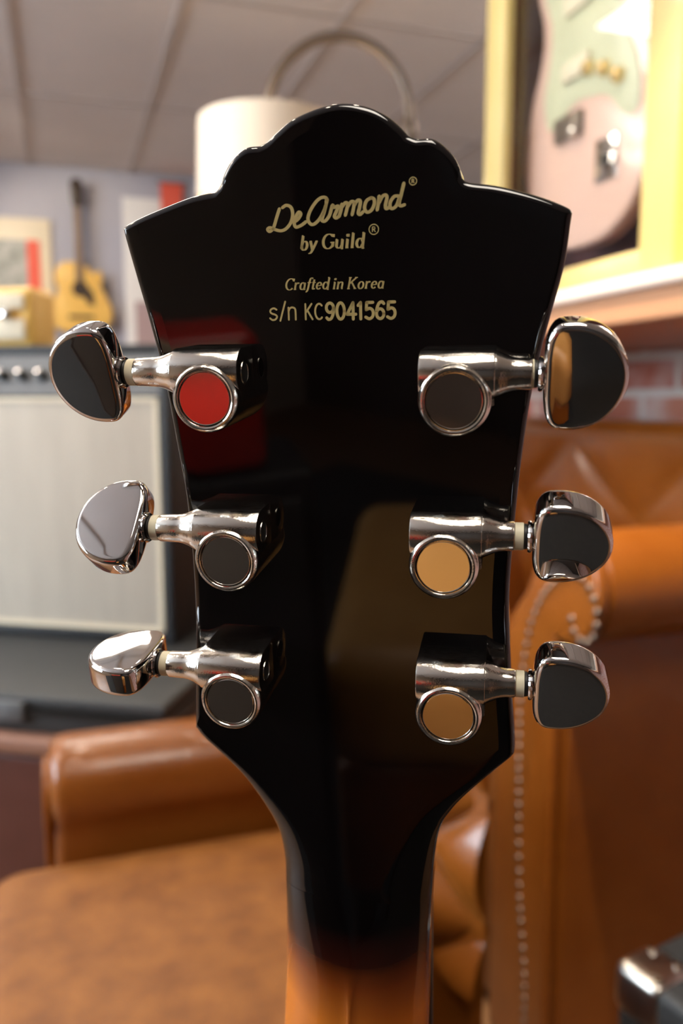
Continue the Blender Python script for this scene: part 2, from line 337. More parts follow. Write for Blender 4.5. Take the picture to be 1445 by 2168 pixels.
for k, args in enumerate(BEAMS): beam('added_beam', *args)
# ---------------------------------------------------------------- the guitar
NECK_L, NECK_R = -19.28, 20.22
BASE = Vector((2., -1100., -60.))            # the guitar's foot, in its own millimetres
def G(x, y, z): return Vector(((x-BASE.x)/1000, (y-BASE.y)/1000, (z-BASE.z)/1000))
guitar = empty('electric_guitar', (0,0,0), 'black and amber sunburst electric guitar seen from behind its headstock, close to the camera', 'guitar')
R3 = Matrix(HEAD_AXES)
guitar.matrix_world = Matrix.Translation(Vector(HEAD_ORIGIN) + R3 @ (BASE/1000)) @ R3.to_4x4()

def smooth_outline():
    L = list(reversed(OUTLINE_LEFT)); Rr = OUTLINE_RIGHT
    P = [(p[0], p[1]) for p in L] + [(p[0], p[1]) for p in Rr]        # from neck-left over the top to neck-right (clockwise)
    corners = [L.index(q) for q in L if q in (OUTLINE_LEFT[15], OUTLINE_LEFT[10], OUTLINE_LEFT[4])]
    n = len(L); corners += [n+4, n+10, n+16]
    cs = sorted(set([0]+corners+[len(P)-1])); out = []
    for a, c in zip(cs, cs[1:]):
        s = spline([Vector(p) for p in P[a:c+1]], 5)
        out += s[:-1]
    out.append(Vector(P[-1])); return out

NECK_Y = -131.
outl = smooth_outline()
outl = [p for p in outl if p.y > NECK_Y+.5]
nl, nr = NECK_L, NECK_R
poly = [Vector((nl, NECK_Y))] + outl + [Vector((nr, NECK_Y))]
poly = ccw([(p.x, p.y) for p in poly])
poly = [Vector(p) for p in poly]
def bev(y):
    """rim rounding (in-plane, depth) growing towards the neck"""
    t = min(1, max(0, (-88-y)/43.)); t = t*t*(3-2*t)
    return 1.8 + 11.05*t, 1.8 + 5.05*t
def soft(y): return min(1, max(0, (y+118)/30.))
K = 14
SOFT = ((.9, .035), (2.0, .0))               # a faint shoulder inside the rim
def ring_at(ins, zf):
    R = inset_ring(poly, [ins(p) for p in poly])
    for p, q in zip(R, poly):
        if q.y <= NECK_Y+.01: p.y = NECK_Y
    return [(p.x, p.y, zf(q)) for p, q in zip(R, poly)]
HT = 14.
rings = [[(p.x, p.y, -HT) for p in poly], [(p.x, p.y, -bev(p.y)[1]-.5) for p in poly]]
for k in range(K+1):
    th = k/K*PI/2
    rings.append(ring_at(lambda p: bev(p.y)[0]*(1-math.cos(th)), lambda p: -.09*soft(p.y) - (bev(p.y)[1]-.09*soft(p.y))*(1-math.sin(th))))
for d, h in SOFT: rings.append(ring_at(lambda p: bev(p.y)[0] + d*soft(p.y), lambda p: -h*soft(p.y)))
n = len(poly); b = bm_new()
vr = [[b.verts.new(G(*p)) for p in R] for R in rings]
for k, (A, B) in enumerate(zip(vr, vr[1:])):
    for i in range(n):
        j = (i+1) % n
        cut = poly[i].y <= NECK_Y+.01 and poly[j].y <= NECK_Y+.01
        f = b.faces.new((A[i], A[j], B[j], B[i])); f.material_index = 1 if (k == 1 and not cut) else 0
for R, zz in ((rings[-1], 0.), (rings[0], -HT)):
    vs, es, fs, *_ = delaunay_2d_cdt([Vector(p[:2]) for p in R], [(i, (i+1) % n) for i in range(n)], [], 1, 1e-5)
    bv = [b.verts.new(G(v.x, v.y, zz)) for v in vs]
    for f in fs: b.faces.new([bv[i] for i in f])
bmesh.ops.remove_doubles(b, verts=b.verts[:], dist=2e-6)
head = obj('headstock', b, [M['lacquer'], M['edge_red']], guitar, True, 50)
for pg_ in head.data.polygons:
    if abs(pg_.center.z+BASE.z/1000) < 1e-6 and abs(pg_.normal.z) > .9999: pg_.use_smooth = False

# neck: sections that start as the head's flat-backed section and turn into a C
def neck_section(s):
    """s: mm down from NECK_Y; returns list of local points (across, height)"""
    w0, w1 = NECK_L - s*.014 - .078*(s*s/30 if s < 15 else s-7.5), NECK_R - s*.018 - .55*(1-math.exp(-s/15))
    t = min(1, s/40.); t = t*t*(3-2*t)
    a = 12.85*(1-t) + 20*t; d = 6.85*(1-t) + 12.5*t
    half = (w1-w0)/2; cx = (w0+w1)/2; pts = []
    N = 14; a = min(a, half-.4)
    for k in range(N+1):
        th = k/N*PI/2
        pts.append((cx - half + a*(1-math.cos(th)), -d*(1-math.sin(th))))
    crown = .9*t
    for q in (-.75,-.5,-.25,0,.25,.5,.75): pts.append((cx + (half-a)*q, crown*(1-q*q)*.3))
    for k in range(N, -1, -1):
        th = k/N*PI/2
        pts.append((cx + half - a*(1-math.cos(th)), -d*(1-math.sin(th))))
    side = -d
    pts += [(w1, -HT-3*t), (cx, -HT-3*t), (w0, -HT-3*t)]
    return pts
b = bm_new(); la = b.verts.layers.float.new('along_neck'); lx = b.verts.layers.float.new('across_neck')
prev = None
ss = [0, 1.5, 4, 8, 12, 16, 20, 25, 30, 36, 42, 50, 60, 80, 110, 150, 200, 260, 330, 400, 450]
for s in ss:
    y = NECK_Y - s; lean = -math.tan(math.radians(2.2))*(s*s/80. if s < 40 else s-20)
    ring = []
    for px, pz in neck_section(max(0, s)):
        v = b.verts.new(G(px, y, pz+lean)); v[la] = max(0, s)/1000; v[lx] = px/22.; ring.append(v)
    if prev:
        m_ = len(ring)
        for i in range(m_): b.faces.new((prev[i], prev[(i+1) % m_], ring[(i+1) % m_], ring[i]))
    else: b.faces.new(ring)
    prev = ring
b.faces.new(prev)
obj('neck', b, M['sunburst'], guitar, True, 60)
b = bm_new()
slab(b, [(-19.4,-118),(-20,-135),(-34,-640),(19,-640),(NECK_R-.8,-135),(NECK_R-1.2,-118)], -21, -16.5, lambda x,y,z: G(x, y, z-(max(0,-151-y))*.0384), .6, 2)
obj('fingerboard', b, M['wood_dark'], guitar, True)
# body (below the picture): double-cutaway outline
bl = [(p_[0], p_[1]-25) for p_ in [(0,-555),(30,-560),(58,-535),(85,-540),(108,-575),(112,-625),(100,-680),(95,-730),(115,-790),(150,-850),(170,-920),(155,-1000),(100,-1052),(0,-1075)]]
bo = spline([Vector(p) for p in bl + [(-p[0]*1., p[1]) for p in reversed(bl[1:-1])]], 5, True)
b = bm_new(); slab(b, [(p.x-13, p.y) for p in bo], -75, -30, lambda x,y,z: G(x, y, z), 6, 4)
obj('body', b, M['sunburst'], guitar, True)

# ---- lettering on the back of the head (flat printed decals)
def ribbon(bm, pts, wv, wh, z=.04, rnd=True):
    """pen stroke through pts (mm): wv = width of vertical strokes, wh = of horizontal ones"""
    pts = [Vector(p[:2]) for p in pts]; n = len(pts); LR = []
    for i, p in enumerate(pts):
        t = (pts[min(n-1, i+1)]-pts[max(0, i-1)]); t = t.normalized() if t.length > 1e-9 else Vector((1,0))
        w = (wh + (wv-wh)*abs(t.y)**1.3)/2; nn = Vector((-t.y, t.x))*w
        LR.append((bm.verts.new(G(p.x+nn.x, p.y+nn.y, z)), bm.verts.new(G(p.x-nn.x, p.y-nn.y, z))))
    for A, B in zip(LR, LR[1:]): bm.faces.new((A[0], A[1], B[1], B[0]))
    if rnd:
        for p in (pts[0], pts[-1]):
            w = min(wv, wh)/2 if wv != wh else wv/2
            bm.faces.new([bm.verts.new(G(p.x+w*math.cos(2*PI*k/10), p.y+w*math.sin(2*PI*k/10), z+.003)) for k in range(10)])
def arc(cx, cy, rx, ry, a0, a1, n=14): return [(cx+rx*math.cos(math.radians(a0+(a1-a0)*k/n)), cy+ry*math.sin(math.radians(a0+(a1-a0)*k/n))) for k in range(n+1)]
# glyphs in a box with baseline 0 and capital height 1: (advance, strokes, serifs)
GL = {
 'b': (.62, [[(.12,1),(.10,.1)], arc(.30,.31,.20,.30,160,-190)], [(.02,.14,1)]),
 'y': (.66, [[(.10,.60),(.30,.04)], [(.56,.60),(.34,.04),(.20,-.20),(.04,-.24)]], [(.02,.2,.60),(.46,.64,.60)]),
 'G': (.95, [arc(.48,.49,.38,.49,48,318,20)+[(.80,.16),(.80,.42)], [(.80,.98),(.80,.78)]], [(.62,.92,.42)]),
 'u': (.70, [[(.12,.60),(.12,.20)]+arc(.30,.20,.18,.18,180,350,8), [(.52,.60),(.52,.02),(.60,.02)]], [(.02,.14,.60),(.42,.54,.60)]),
 'i': (.36, [[(.16,.60),(.16,.02)], arc(.17,.86,.04,.05,0,360,8)], [(.06,.18,.60),(.06,.28,.02)]),
 'l': (.36, [[(.16,1.),(.16,.02)]], [(.06,.18,1.),(.06,.28,.02)]),
 'd': (.70, [[(.54,1.),(.54,.02),(.62,.02)], arc(.30,.31,.21,.30,25,335,18)], [(.42,.56,1.)]),
 'C': (.82, [arc(.46,.49,.37,.49,45,315,20), [(.74,.98),(.74,.74)]], []),
 'r': (.50, [[(.13,.60),(.13,.02)], [(.13,.40),(.24,.56),(.36,.60),(.42,.52)]], [(.03,.15,.60),(.03,.25,.02)]),
 'a': (.64, [arc(.28,.30,.20,.30,25,335,18), [(.48,.60),(.48,.04),(.58,.02)]], []),
 'f': (.42, [[(.50,.92),(.40,1.),(.27,.92),(.20,.5),(.16,.02),(.08,-.18),(-.02,-.22)]], [(.04,.40,.60)]),
 't': (.42, [[(.20,.86),(.16,.14),(.24,.02),(.36,.08)]], [(.04,.36,.60)]),
 'e': (.56, [[(.08,.30),(.44,.34),(.42,.52),(.28,.60),(.12,.48),(.07,.28),(.14,.08),(.28,.01),(.44,.12)]], []),
 'n': (.70, [[(.12,.60),(.12,.02)], [(.12,.42),(.26,.57),(.42,.59),(.50,.48),(.50,.06),(.60,.02)]], [(.02,.14,.60),(.03,.22,.02)]),
 'K': (.90, [[(.16,.98),(.16,.02)], [(.74,.98),(.20,.46)], [(.36,.60),(.76,.02)]], [(.04,.30,.98),(.04,.30,.02),(.60,.86,.98),(.64,.88,.02)]),
 'o': (.62, [arc(.31,.30,.22,.30,0,360,20)], []),
}
def serif_line(bm, text, x, y, h, slope, shear, wv, wh, track=0.):
    for ch in text:
        if ch == ' ': x += .42*h; continue
        adv, st, se = GL[ch]
        T = lambda p: (x + (p[0] + shear*p[1])*h, y + p[1]*h + slope*p[0]*h)
        for s in st: ribbon(bm, spline([Vector((*T(p), 0)) for p in s], 4), wv, wh, rnd=False)
        for a, c, yy in se: ribbon(bm, [T((a, yy)), T((c, yy))], wh*1.2, wh*1.2, .05, False)
        x += adv*h + track; y += slope*adv*h
    return x
SANS = {
 's': (.70, [[(.52,.58),(.36,.66),(.16,.60),(.10,.47),(.22,.36),(.42,.30),(.54,.19),(.44,.04),(.24,.0),(.07,.10)]]),
 '/': (.50, [[(.05,-.05),(.42,1.02)]]),
 'n': (.78, [[(.12,.68),(.12,0)], [(.12,.48),(.22,.64),(.38,.69),(.54,.62),(.58,.44),(.58,0)]]),
 'K': (.60, [[(.12,.86),(.12,0)], [(.50,.86),(.13,.38)], [(.24,.50),(.54,0)]]),
 'C': (.62, [arc(.36,.43,.25,.43,50,310,18)]),
 '9': (.60, [arc(.30,.68,.20,.27,0,360,16), [(.50,.70),(.49,.40),(.38,.08),(.22,.0),(.11,.10)]]),
 '0': (.60, [arc(.30,.48,.21,.47,0,360,20)]),
 '4': (.60, [[(.40,.0),(.40,.95),(.06,.28),(.55,.28)]]),
 '1': (.40, [[(.08,.78),(.22,.95),(.22,0)]]),
 '5': (.60, [[(.50,.94),(.16,.94),(.13,.52)], [(.13,.52),(.30,.60),(.46,.52),(.52,.31),(.46,.10),(.29,.0),(.10,.10)]]),
 '6': (.60, [arc(.30,.28,.20,.28,0,360,16), [(.10,.30),(.12,.58),(.24,.88),(.40,.96),(.50,.86)]]),
}
def sans_line(bm, text, x, y, h, w, sx=1., sub=4):
    for ch in text:
        if ch == ' ': x += .3*h; continue
        adv, st = SANS[ch]
        for s in st:
            P = [Vector((x+p[0]*h*sx, y+p[1]*h, 0)) for p in s]
            if ch in '4/1K' or (ch == '5' and len(s) == 3): 
                for a_, c_ in zip(P, P[1:]): ribbon(bm, [a_, c_], w, w)
            else: ribbon(bm, spline(P, sub), w, w)
        x += adv*h*sx
    return x
def registered(bm, cx, cy, r, w):
    ribbon(bm, arc(cx, cy, r, r, 0, 360, 24), w, w, rnd=False)
    q = r*.5
    ribbon(bm, [(cx-q*.6, cy-q), (cx-q*.6, cy+q)], w, w, rnd=False)
    ribbon(bm, [(cx-q*.6, cy+q), (cx+q*.4, cy+q*.9), (cx+q*.5, cy+q*.2), (cx-q*.6, cy)], w, w, rnd=False)
    ribbon(bm, [(cx-q*.1, cy), (cx+q*.7, cy-q)], w, w, rnd=False)
b = bm_new()
for i, s in enumerate(SCRIPT_STROKES): ribbon(b, spline([Vector((*p, 0)) for p in s], 6), .72, .62)
registered(b, 16.15, 43.0, .75, .2)
obj('script_lettering', b, M['gold_print'], head, False)
b = bm_new(); serif_line(b, 'by', -7.9, 30.35, 2.9, 0, .16, .60, .2); serif_line(b, 'Guild', -3.25, 30.5, 2.95, 0, .12, .60, .2, .06)
registered(b, 8.0, 34.0, 1.0, .2)
obj('maker_lettering', b, M['gold_print'], head, False)
b = bm_new(); serif_line(b, 'Crafted', -11.6, 22.3, 2.35, 0, .2, .42, .16, .05); serif_line(b, 'in', -1.15, 22.25, 2.35, 0, .2, .40, .17, .05); serif_line(b, 'Korea', 2.0, 22.2, 2.35, 0, .2, .40, .17, .12)
obj('origin_lettering', b, M['gold_print'], head, False)
b = bm_new(); sans_line(b, 's/n', -15.35, 16.05, 3.75, .40, .9); sans_line(b, 'KC', -7.55, 16.05, 3.75, .40, .96); sans_line(b, '9041565', -2.9, 15.95, 3.6, .64, 1.08)
obj('serial_number', b, M['gold_print'], head, False)

# ---- tuning machines
def tuner(cx, cy, sg, phi, ext, YA, wl=1.9):
    """cx,cy: post centre on the head (mm); sg: +1 right side; phi: turn of the button (deg)"""
    def T(s, y, z): return G(cx + sg*s, cy + y, z)
    AX = Vector((sg, 0, 0)); ZA = 6.7
    b = bm_new()
    ring_prof = [(7.45,0),(7.45,10.4),(7.36,11.2),(7.1,11.8),(6.7,12.25),(6.35,12.35),(6.05,12.2),(5.85,11.8),(5.78,11.0)]
    lathe(b, [(r/1000, h/1000) for r, h in ring_prof], T(0,0,0), (0,0,1), 72, caps=False)
    # gearbox: profile across, extruded along the worm
    RB = 5.1
    prof = [(-1.5,0),(-1.5,7.9),(YA-4.95,7.9)]
    prof += [(YA + RB*math.cos(math.radians(a)), ZA + RB*math.sin(math.radians(a))) for a in range(164, -1, -10)]
    prof += [(YA+RB, 0)]
    # extrude along s with a small rim radius at both ends
    s0, s1, e = -7.35, 7.9, .35
    P = ccw(prof); rr = []
    for s_, d in ((s0, e), (s0+e*.3, e*.3), (s0+e, 0), (s1-e, 0), (s1-e*.3, e*.3), (s1, e)): rr.append((s_, inset_ring(P, d)))
    L = [[b.verts.new(T(s_, p[0], max(0, p[1]))) for p in R] for s_, R in rr]; m_ = len(P)
    for A, B in zip(L, L[1:]):
        for i in range(m_): b.faces.new((A[i], A[(i+1) % m_], B[(i+1) % m_], B[i]))
    b.faces.new(L[0]); b.faces.new(L[-1])
    # shaft housing that tapers outwards
    lathe(b, [(r/1000, h/1000) for r, h in [(4.95,6.6),(4.9,7.9),(4.4,9.0),(3.85,10.2),(3.45,11.4),(3.25,12.6),(3.15,15.2+ext),(3.0,15.45+ext),(2.2,15.5+ext)]], T(0,YA,ZA-.2), AX, 40)
    t = obj('tuning_machine', b, M['nickel'], guitar, True, 32)
    # worm hole on the inner face, its shade imitated by a flat dark disc
    b = bm_new(); lathe(b, [(r/1000, h/1000) for r, h in [(2.6,-7.3),(2.6,-7.5),(2.4,-7.56),(2.2,-7.5),(2.1,-7.36)]], T(0,YA-.2,ZA-.6), AX, 32, caps=False); obj('worm_rim', b, M['nickel'], t)
    b = bm_new(); lathe(b, [(2.12/1000,-7.4/1000),(.1/1000,-7.42/1000)], T(0,YA-.2,ZA-.6), AX, 32); obj('worm_end', b, M['rubber'], t)
    # gear cap
    b = bm_new(); lathe(b, [(r/1000, h/1000) for r, h in [(5.75,11.2),(5.7,11.75),(5.5,11.9)]], T(0,0,0), (0,0,1), 64); obj('gear_cap', b, M['cap_mirror'], t, True, 20)
    # washers
    e0 = 15.5+ext; e1 = e0+wl; e2 = e1+.7
    b = bm_new(); lathe(b, [(r/1000, h/1000) for r, h in [(2.8,e0),(2.95,e0+.1),(2.95,e1-.1),(2.8,e1)]], T(0,YA,ZA-.2), AX, 40); w = obj('washer', b, M['washer'], t)
    b = bm_new(); lathe(b, [(r/1000, h/1000) for r, h in [(2.5,e1),(2.75,e1+.1),(2.75,e2-.1),(2.5,e2)]], T(0,YA,ZA-.2), AX, 32); obj('seal_ring', b, M['rubber'], t)
    # button with its collar
    b = bm_new()
    lathe(b, [(r/1000, (h+e2)/1000) for r, h in [(2.4,0),(3.3,.1),(3.55,.5),(3.3,.95),(2.85,1.15),(3.1,1.5),(3.2,2.0),(3.1,2.6),(3.2,4.)]], T(0,YA,ZA-.2), AX, 40)
    c, s_ = math.cos(math.radians(phi)), math.sin(math.radians(phi))
    def F(a, l, h):   # a along the shaft, l across, h along the button's face normal
        return T(e2+1.1+a, YA + l*c + h*s_, ZA-.2 - l*s_ + h*c)
    out = []
    for i in range(72):
        th = 2*PI*i/72; ct, st = math.cos(th), math.sin(th)
        if ct >= 0: a = 5.2 + 11.0*ct; l = 11.1*st
        else:
            q = 2/3.4; a = 5.2 - 5.2*abs(ct)**q; l = 11.1*math.copysign(abs(st)**q, st)
        out.append((a, l))
    slab(b, out, -3.5, 3.5, F, 1.5, 6)
    obj('button', b, M['chrome'], t, True, 25)
    return t
tuner(-26.94, .33, -1, -18, 1.7, 5.2); tuner(-24.43, -35.78, -1, 43, 1.7, 5.7); tuner(-25.38, -70.22, -1, 86, 1.1, 6.0)
tuner(25.67, -.09, 1, -13, -.3, 4.8, .4); tuner(23.8, -35.15, 1, -29, -.9, 5.8); tuner(25.12, -69.88, 1, -21, -1.0, 6.5)
# ---------------------------------------------------------------- leather seating
def extrude_x(bm, prof, x0, x1, r=.012, seg=3):
    """profile of (y,z) swept along x with rounded ends"""
    slab(bm, prof, x0, x1, lambda a, c, h: Vector((h, a, c)), r, seg)
def tufted(bm, fn, w, h, nu, nv, depth, res=12):
    """pillowed diamonds: nu x nv; fn(u, v, d) maps to space"""
    U, W = nu*res, nv*res; g = []
    for j in range(W+1):
        row = []
        for i in range(U+1):
            u, v = i/U*nu, j/W*nv
            p, q = (u+v)/1., (u-v)/1.
            d = depth*math.sqrt(abs(math.sin(PI*p/2*1.0))*abs(math.sin(PI*q/2*1.0)))**.8 if False else depth*(abs(math.sin(PI*p/2))*abs(math.sin(PI*q/2)))**.45
            row.append(bm.verts.new(fn(i/U*w, j/W*h, d)))
        g.append(row)
    for j in range(W):
        for i in range(U): bm.faces.new((g[j][i], g[j][i+1], g[j+1][i+1], g[j+1][i]))

# the tan seat on the left, in front of everything
seat = empty('club_chair', (.1,.75,FZ), 'low tan leather club chair with flat mottled cushion, left of the guitar neck', 'armchair')
def rel(o, root):
    o.parent = root; o.matrix_parent_inverse = Matrix.Translation(-root.location); return o
b = bm_new(); rbox(b, (.09,.72,.375), (.42,.57,.17), .055, 6); rel(obj('seat_cushion', b, M['tan']), seat)
b = bm_new(); rbox(b, (.11,.75,.15), (.38,.60,.29), .02, 3); rel(obj('base', b, M['brown']), seat)
for sx in (-.05,.27):
    for sy in (.50,1.0):
        b = bm_new(); lathe(b, [(.018,0),(.026,.05),(.03,.16)], (sx,sy,FZ), (0,0,1), 20); rel(obj('foot', b, M['wood_dark']), seat)
cy_, cz_, rr_ = 1.055, .522, .060
pr = [(1.115,.006),(1.115,.47)] + [(cy_+rr_*math.cos(math.radians(a)), cz_+rr_*math.sin(math.radians(a))) for a in range(-20, 221, 15)] + [(1.012,.46),(1.008,.006)]
b = bm_new(); extrude_x(b, pr, -.035, .42, .02, 4); arm_l = rel(obj('arm', b, M['brown']), seat)
b = bm_new(); extrude_x(b, [(1.062+(y_-1.062)*.8, .36+(z_-.36)*.88) for y_, z_ in pr], -.043, -.034, .004, 2); rel(obj('arm_front', b, M['brown']), seat)
b = bm_new()
A0, A1 = Vector((.295,1.03)), Vector((.428,.768)); dirn = (A1-A0).normalized(); nrm = Vector((dirn.y, -dirn.x)); nrm = nrm if nrm.x < 0 else -nrm
Lw = (A1-A0).length
tufted(b, lambda u, v, d: Vector((A0.x+dirn.x*u+nrm.x*(d-.01), A0.y+dirn.y*u+nrm.y*(d-.01), .33+v)), Lw, .298, 3, 4, .032)
rel(obj('tufted_back', b, M['brown'], None, True, 180), seat)
b = bm_new()
slab(b, [(A0.x,A0.y),(A1.x,A1.y),(A1.x+.0,A1.y+.05),(A1.x-.02,A1.y+.22),(A0.x+.05,A0.y+.09)], .006, .645, lambda x,y,z: Vector((x,y,z)), .012, 3)
rel(obj('back_shell', b, M['brown']), seat)

# the big chair on the right, against the brick wall
chair = empty('chesterfield_armchair', (.95,1.5,FZ), 'brown leather armchair with nail-studded scroll arm and tufted high back, against the brick wall', 'armchair')
cy2, cz2, r2 = 1.05, .722, .086
prof = [(1.07,FZ+.005),(1.07,.645)]
prof += [(cy2+r2*math.cos(math.radians(a)), cz2+r2*math.sin(math.radians(a))) for a in range(-70, -341, -12)]
prof += [(1.155,.70),(1.195,.655),(1.225,.59),(1.245,.50),(1.25,FZ+.005)]
b = bm_new(); extrude_x(b, prof, .725, 1.16, .01, 3)
arm = rel(obj('arm', b, M['brown']), chair)
b = bm_new(); extrude_x(b, prof, .705, .727, .009, 4); pan = rel(obj('arm_front', b, M['brown']), chair)
# outer side below the roll
b = bm_new(); box(b, (.94,1.066,.25), (.42,.012,.76)); rel(obj('outer_panel', b, M['brown'], None, False), chair)
path = [(1.118,-.13),(1.122,-.05),(1.128,.05),(1.148,.16),(1.159,.30),(1.165,.42),(1.165,.50),(1.158,.57),(1.140,.64),(1.105,.70),(1.055,.738),(1.005,.745),(.975,.722),(.967,.693),(.975,.663),(1.0,.652),(1.022,.664),(1.03,.69)]
sp = spline([Vector((0, *p)) for p in path], 24)
nails = []; acc = 0.; step = .0185
for a_, c_ in zip(sp, sp[1:]):
    acc += (c_-a_).length
    if acc >= step: nails.append(c_); acc = 0.
nb = bm_new(); lathe(nb, [(.0066,.001),(.0064,-.002),(.0046,-.0042),(.0018,-.0053)], (0,0,0), (1,0,0), 14)
nail0 = obj('nail', nb, M['nail']); first = True
for p in nails:
    o = nail0 if first else nail0.copy()
    if not first: C.objects.link(o)
    first = False
    o.location = (.7055, p.y, p.z); rel(o, chair)
# far arm, seat, back
b = bm_new(); extrude_x(b, [(1.95-(y_-1.05)+.05, z_) for y_, z_ in prof], .71, 1.16, .012, 3); rel(obj('arm', b, M['brown']), chair)
b = bm_new(); rbox(b, (.93,1.515,.42), (.44,.53,.14), .05, 5); rel(obj('seat_cushion', b, M['brown']), chair)
b = bm_new(); rbox(b, (.93,1.515,.13), (.42,.56,.50), .015, 3); rel(obj('base', b, M['brown_dark']), chair)
b = bm_new(); tufted(b, lambda u, v, d: Vector((1.135-d-.02*v/.5, .98+u, .42+v)), 1.10, .50, 5, 3, .032); rel(obj('tufted_back', b, M['brown'], None, True, 180), chair)
b = bm_new(); extr = [(1.135,.08),(1.125,.90),(1.13,.935),(1.155,.958),(1.19,.962),(1.235,.955),(1.265,.93),(1.28,.88),(1.285,.08)]
slab(b, extr, .96, 2.10, lambda a, c, h: Vector((a, h, c)), .03, 4); rel(obj('back_shell', b, M['brown']), chair)
for sx in (1.22,):
    for sy in (1.30,1.90):
        b = bm_new(); lathe(b, [(.02,0),(.03,.05),(.028,.24)], (sx,sy,FZ), (0,0,1), 20); rel(obj('foot', b, M['wood_dark']), chair)

# ---------------------------------------------------------------- amplifier corner on the left
RZ = math.atan2(.5,-.86)+PI      # the bench, case and amplifier stand turned to the room
def local(root, bm, *a): pass
ca, sa = math.cos(RZ), math.sin(RZ)
# local frames: origin at the front right corner, -x runs left along the front, +y to the back
bench = empty('low_bench', (.135,1.158,FZ), 'low dark red-brown leather bench with pale edge, under the black case', 'bench', RZ)
b = bm_new(); rbox(b, (-.56,.40,.355), (1.12,.80,.53), .01, 3); obj('seat_block', b, M['oxblood'], bench)
b = bm_new(); rbox(b, (-.56,.40,.635), (1.135,.815,.030), .010, 4); obj('seat_top', b, M['oxblood_edge'], bench)  # top slab paler and pinker than the block
for sx in (-.06,-1.06):
    for sy in (.06,.74):
        b = bm_new(); box(b, (sx,sy,.05), (.06,.06,.1)); obj('leg', b, M['wood_dark'], bench, False)
case = empty('equipment_case', (.119,1.170,.5), 'flat charcoal equipment case lying on the low bench, under the amplifier', 'case', RZ)
b = bm_new(); rbox(b, (-.50,.36,.017), (1.0,.70,.034), .006, 2); obj('case_base', b, M['case_grey'], case)
b = bm_new(); rbox(b, (-.50,.36,.048), (1.0,.70,.024), .008, 3); obj('case_lid', b, M['case_grey'], case)
b = bm_new(); box(b, (-.50,.006,.035), (.98,.008,.006)); obj('seam_strip', b, M['plastic_black'], case, False)
for sx in (-.25,-.75):
    b = bm_new(); rbox(b, (sx,.004,.036), (.05,.012,.03), .003, 2); obj('latch', b, M['panel_silver'], case)
amp = empty('guitar_amplifier', (.178,1.478,.56), 'black guitar amplifier with silver grille cloth and row of knobs, on the charcoal case', 'amplifier', RZ)
AW, AD, AH = .66, .25, .545
b = bm_new()
rbox(b, (-.011,AD/2,AH/2), (.022,AD,AH), .008, 3); rbox(b, (-AW+.011,AD/2,AH/2), (.022,AD,AH), .008, 3)
rbox(b, (-AW/2,AD/2,.011), (AW-.03,AD,.022), .005, 2); rbox(b, (-AW/2,AD/2+.03,AH-.011), (AW-.03,AD-.06,.022), .006, 2); box(b, (-AW/2,AD-.02,AH/2), (AW-.04,.02,AH-.04))
obj('cabinet', b, M['tolex'], amp)
b = bm_new(); rbox(b, (-AW/2,.016,.235), (AW-.048,.022,.425), .006, 3); gr = obj('grille', b, M['grille'], amp)
b = bm_new()
for zz in (.026,.444): box(b, (-AW/2,.006,zz), (AW-.05,.008,.008))
for xx in (-.028,-AW+.028): box(b, (xx,.006,.235), (.008,.008,.42))
obj('grille_piping', b, M['cream'], amp, False)
b = bm_new(); slab(b, [(.012,.452),(.05,.525),(.07,.525),(.07,.452)], -AW+.024, -.024, lambda a, c, h: Vector((h, a, c))); obj('control_panel', b, M['panel_silver'], amp, False)
kb = bm_new(); lathe(kb, [(.012,0),(.0115,.006),(.008,.008),(.0075,.018),(.006,.019)], (0,0,0), (0,-.887,.462), 20)
k0 = obj('knob', kb, M['plastic_black'], amp); kc = bm_new(); lathe(kc, [(.0055,.019),(.004,.0205),(.001,.021)], (0,0,0), (0,-.887,.462), 16); kc0 = obj('knob_cap', kc, M['chrome'], k0)
k0.location = (-.10,.030,.487)
for i in range(1, 12):
    o = k0.copy(); C.objects.link(o); o.location.x = -.10-.040*i
    q = kc0.copy(); C.objects.link(q); q.parent = o
b = bm_new(); lathe(b, [(.007,0),(.006,.008),(.002,.011)], (-.055,.030,.487), (0,-.887,.462), 16); obj('pilot_jewel', b, M['red'], amp)
for xx in (-.04,-AW+.04):
    b = bm_new(); lathe(b, [(.010,0),(.010,.001)], (xx,.1,AH-.002), (0,0,1), 16); obj('corner', b, M['chrome'], amp)
# small honey-coloured box standing on the amplifier
radio = empty('wooden_radio', (-.085,1.755,.56+.545), 'small honey-wood radio with cream bands on the amplifier top, at the left edge', 'radio', RZ)
b = bm_new(); rbox(b, (-.06,.05,.058), (.20,.09,.116), .012, 4); obj('cabinet', b, M['honey'], radio)
b = bm_new(); rbox(b, (-.06,.004,.088), (.17,.012,.030), .004, 2); obj('dial_band', b, M['cream'], radio)
b = bm_new(); rbox(b, (-.06,.004,.034), (.17,.012,.040), .004, 2); obj('speaker_band', b, M['cream'], radio)
for xx in (-.01,-.11):
    b = bm_new(); lathe(b, [(.011,0),(.010,.012),(.003,.014)], (xx,-.001,.062), (0,-1,0), 20); obj('knob', b, M['chrome'], radio)

# ---------------------------------------------------------------- back wall
def wall_thing(name, x, z, label, cat): return empty(name, (x, Y1-.004, z), label, cat)
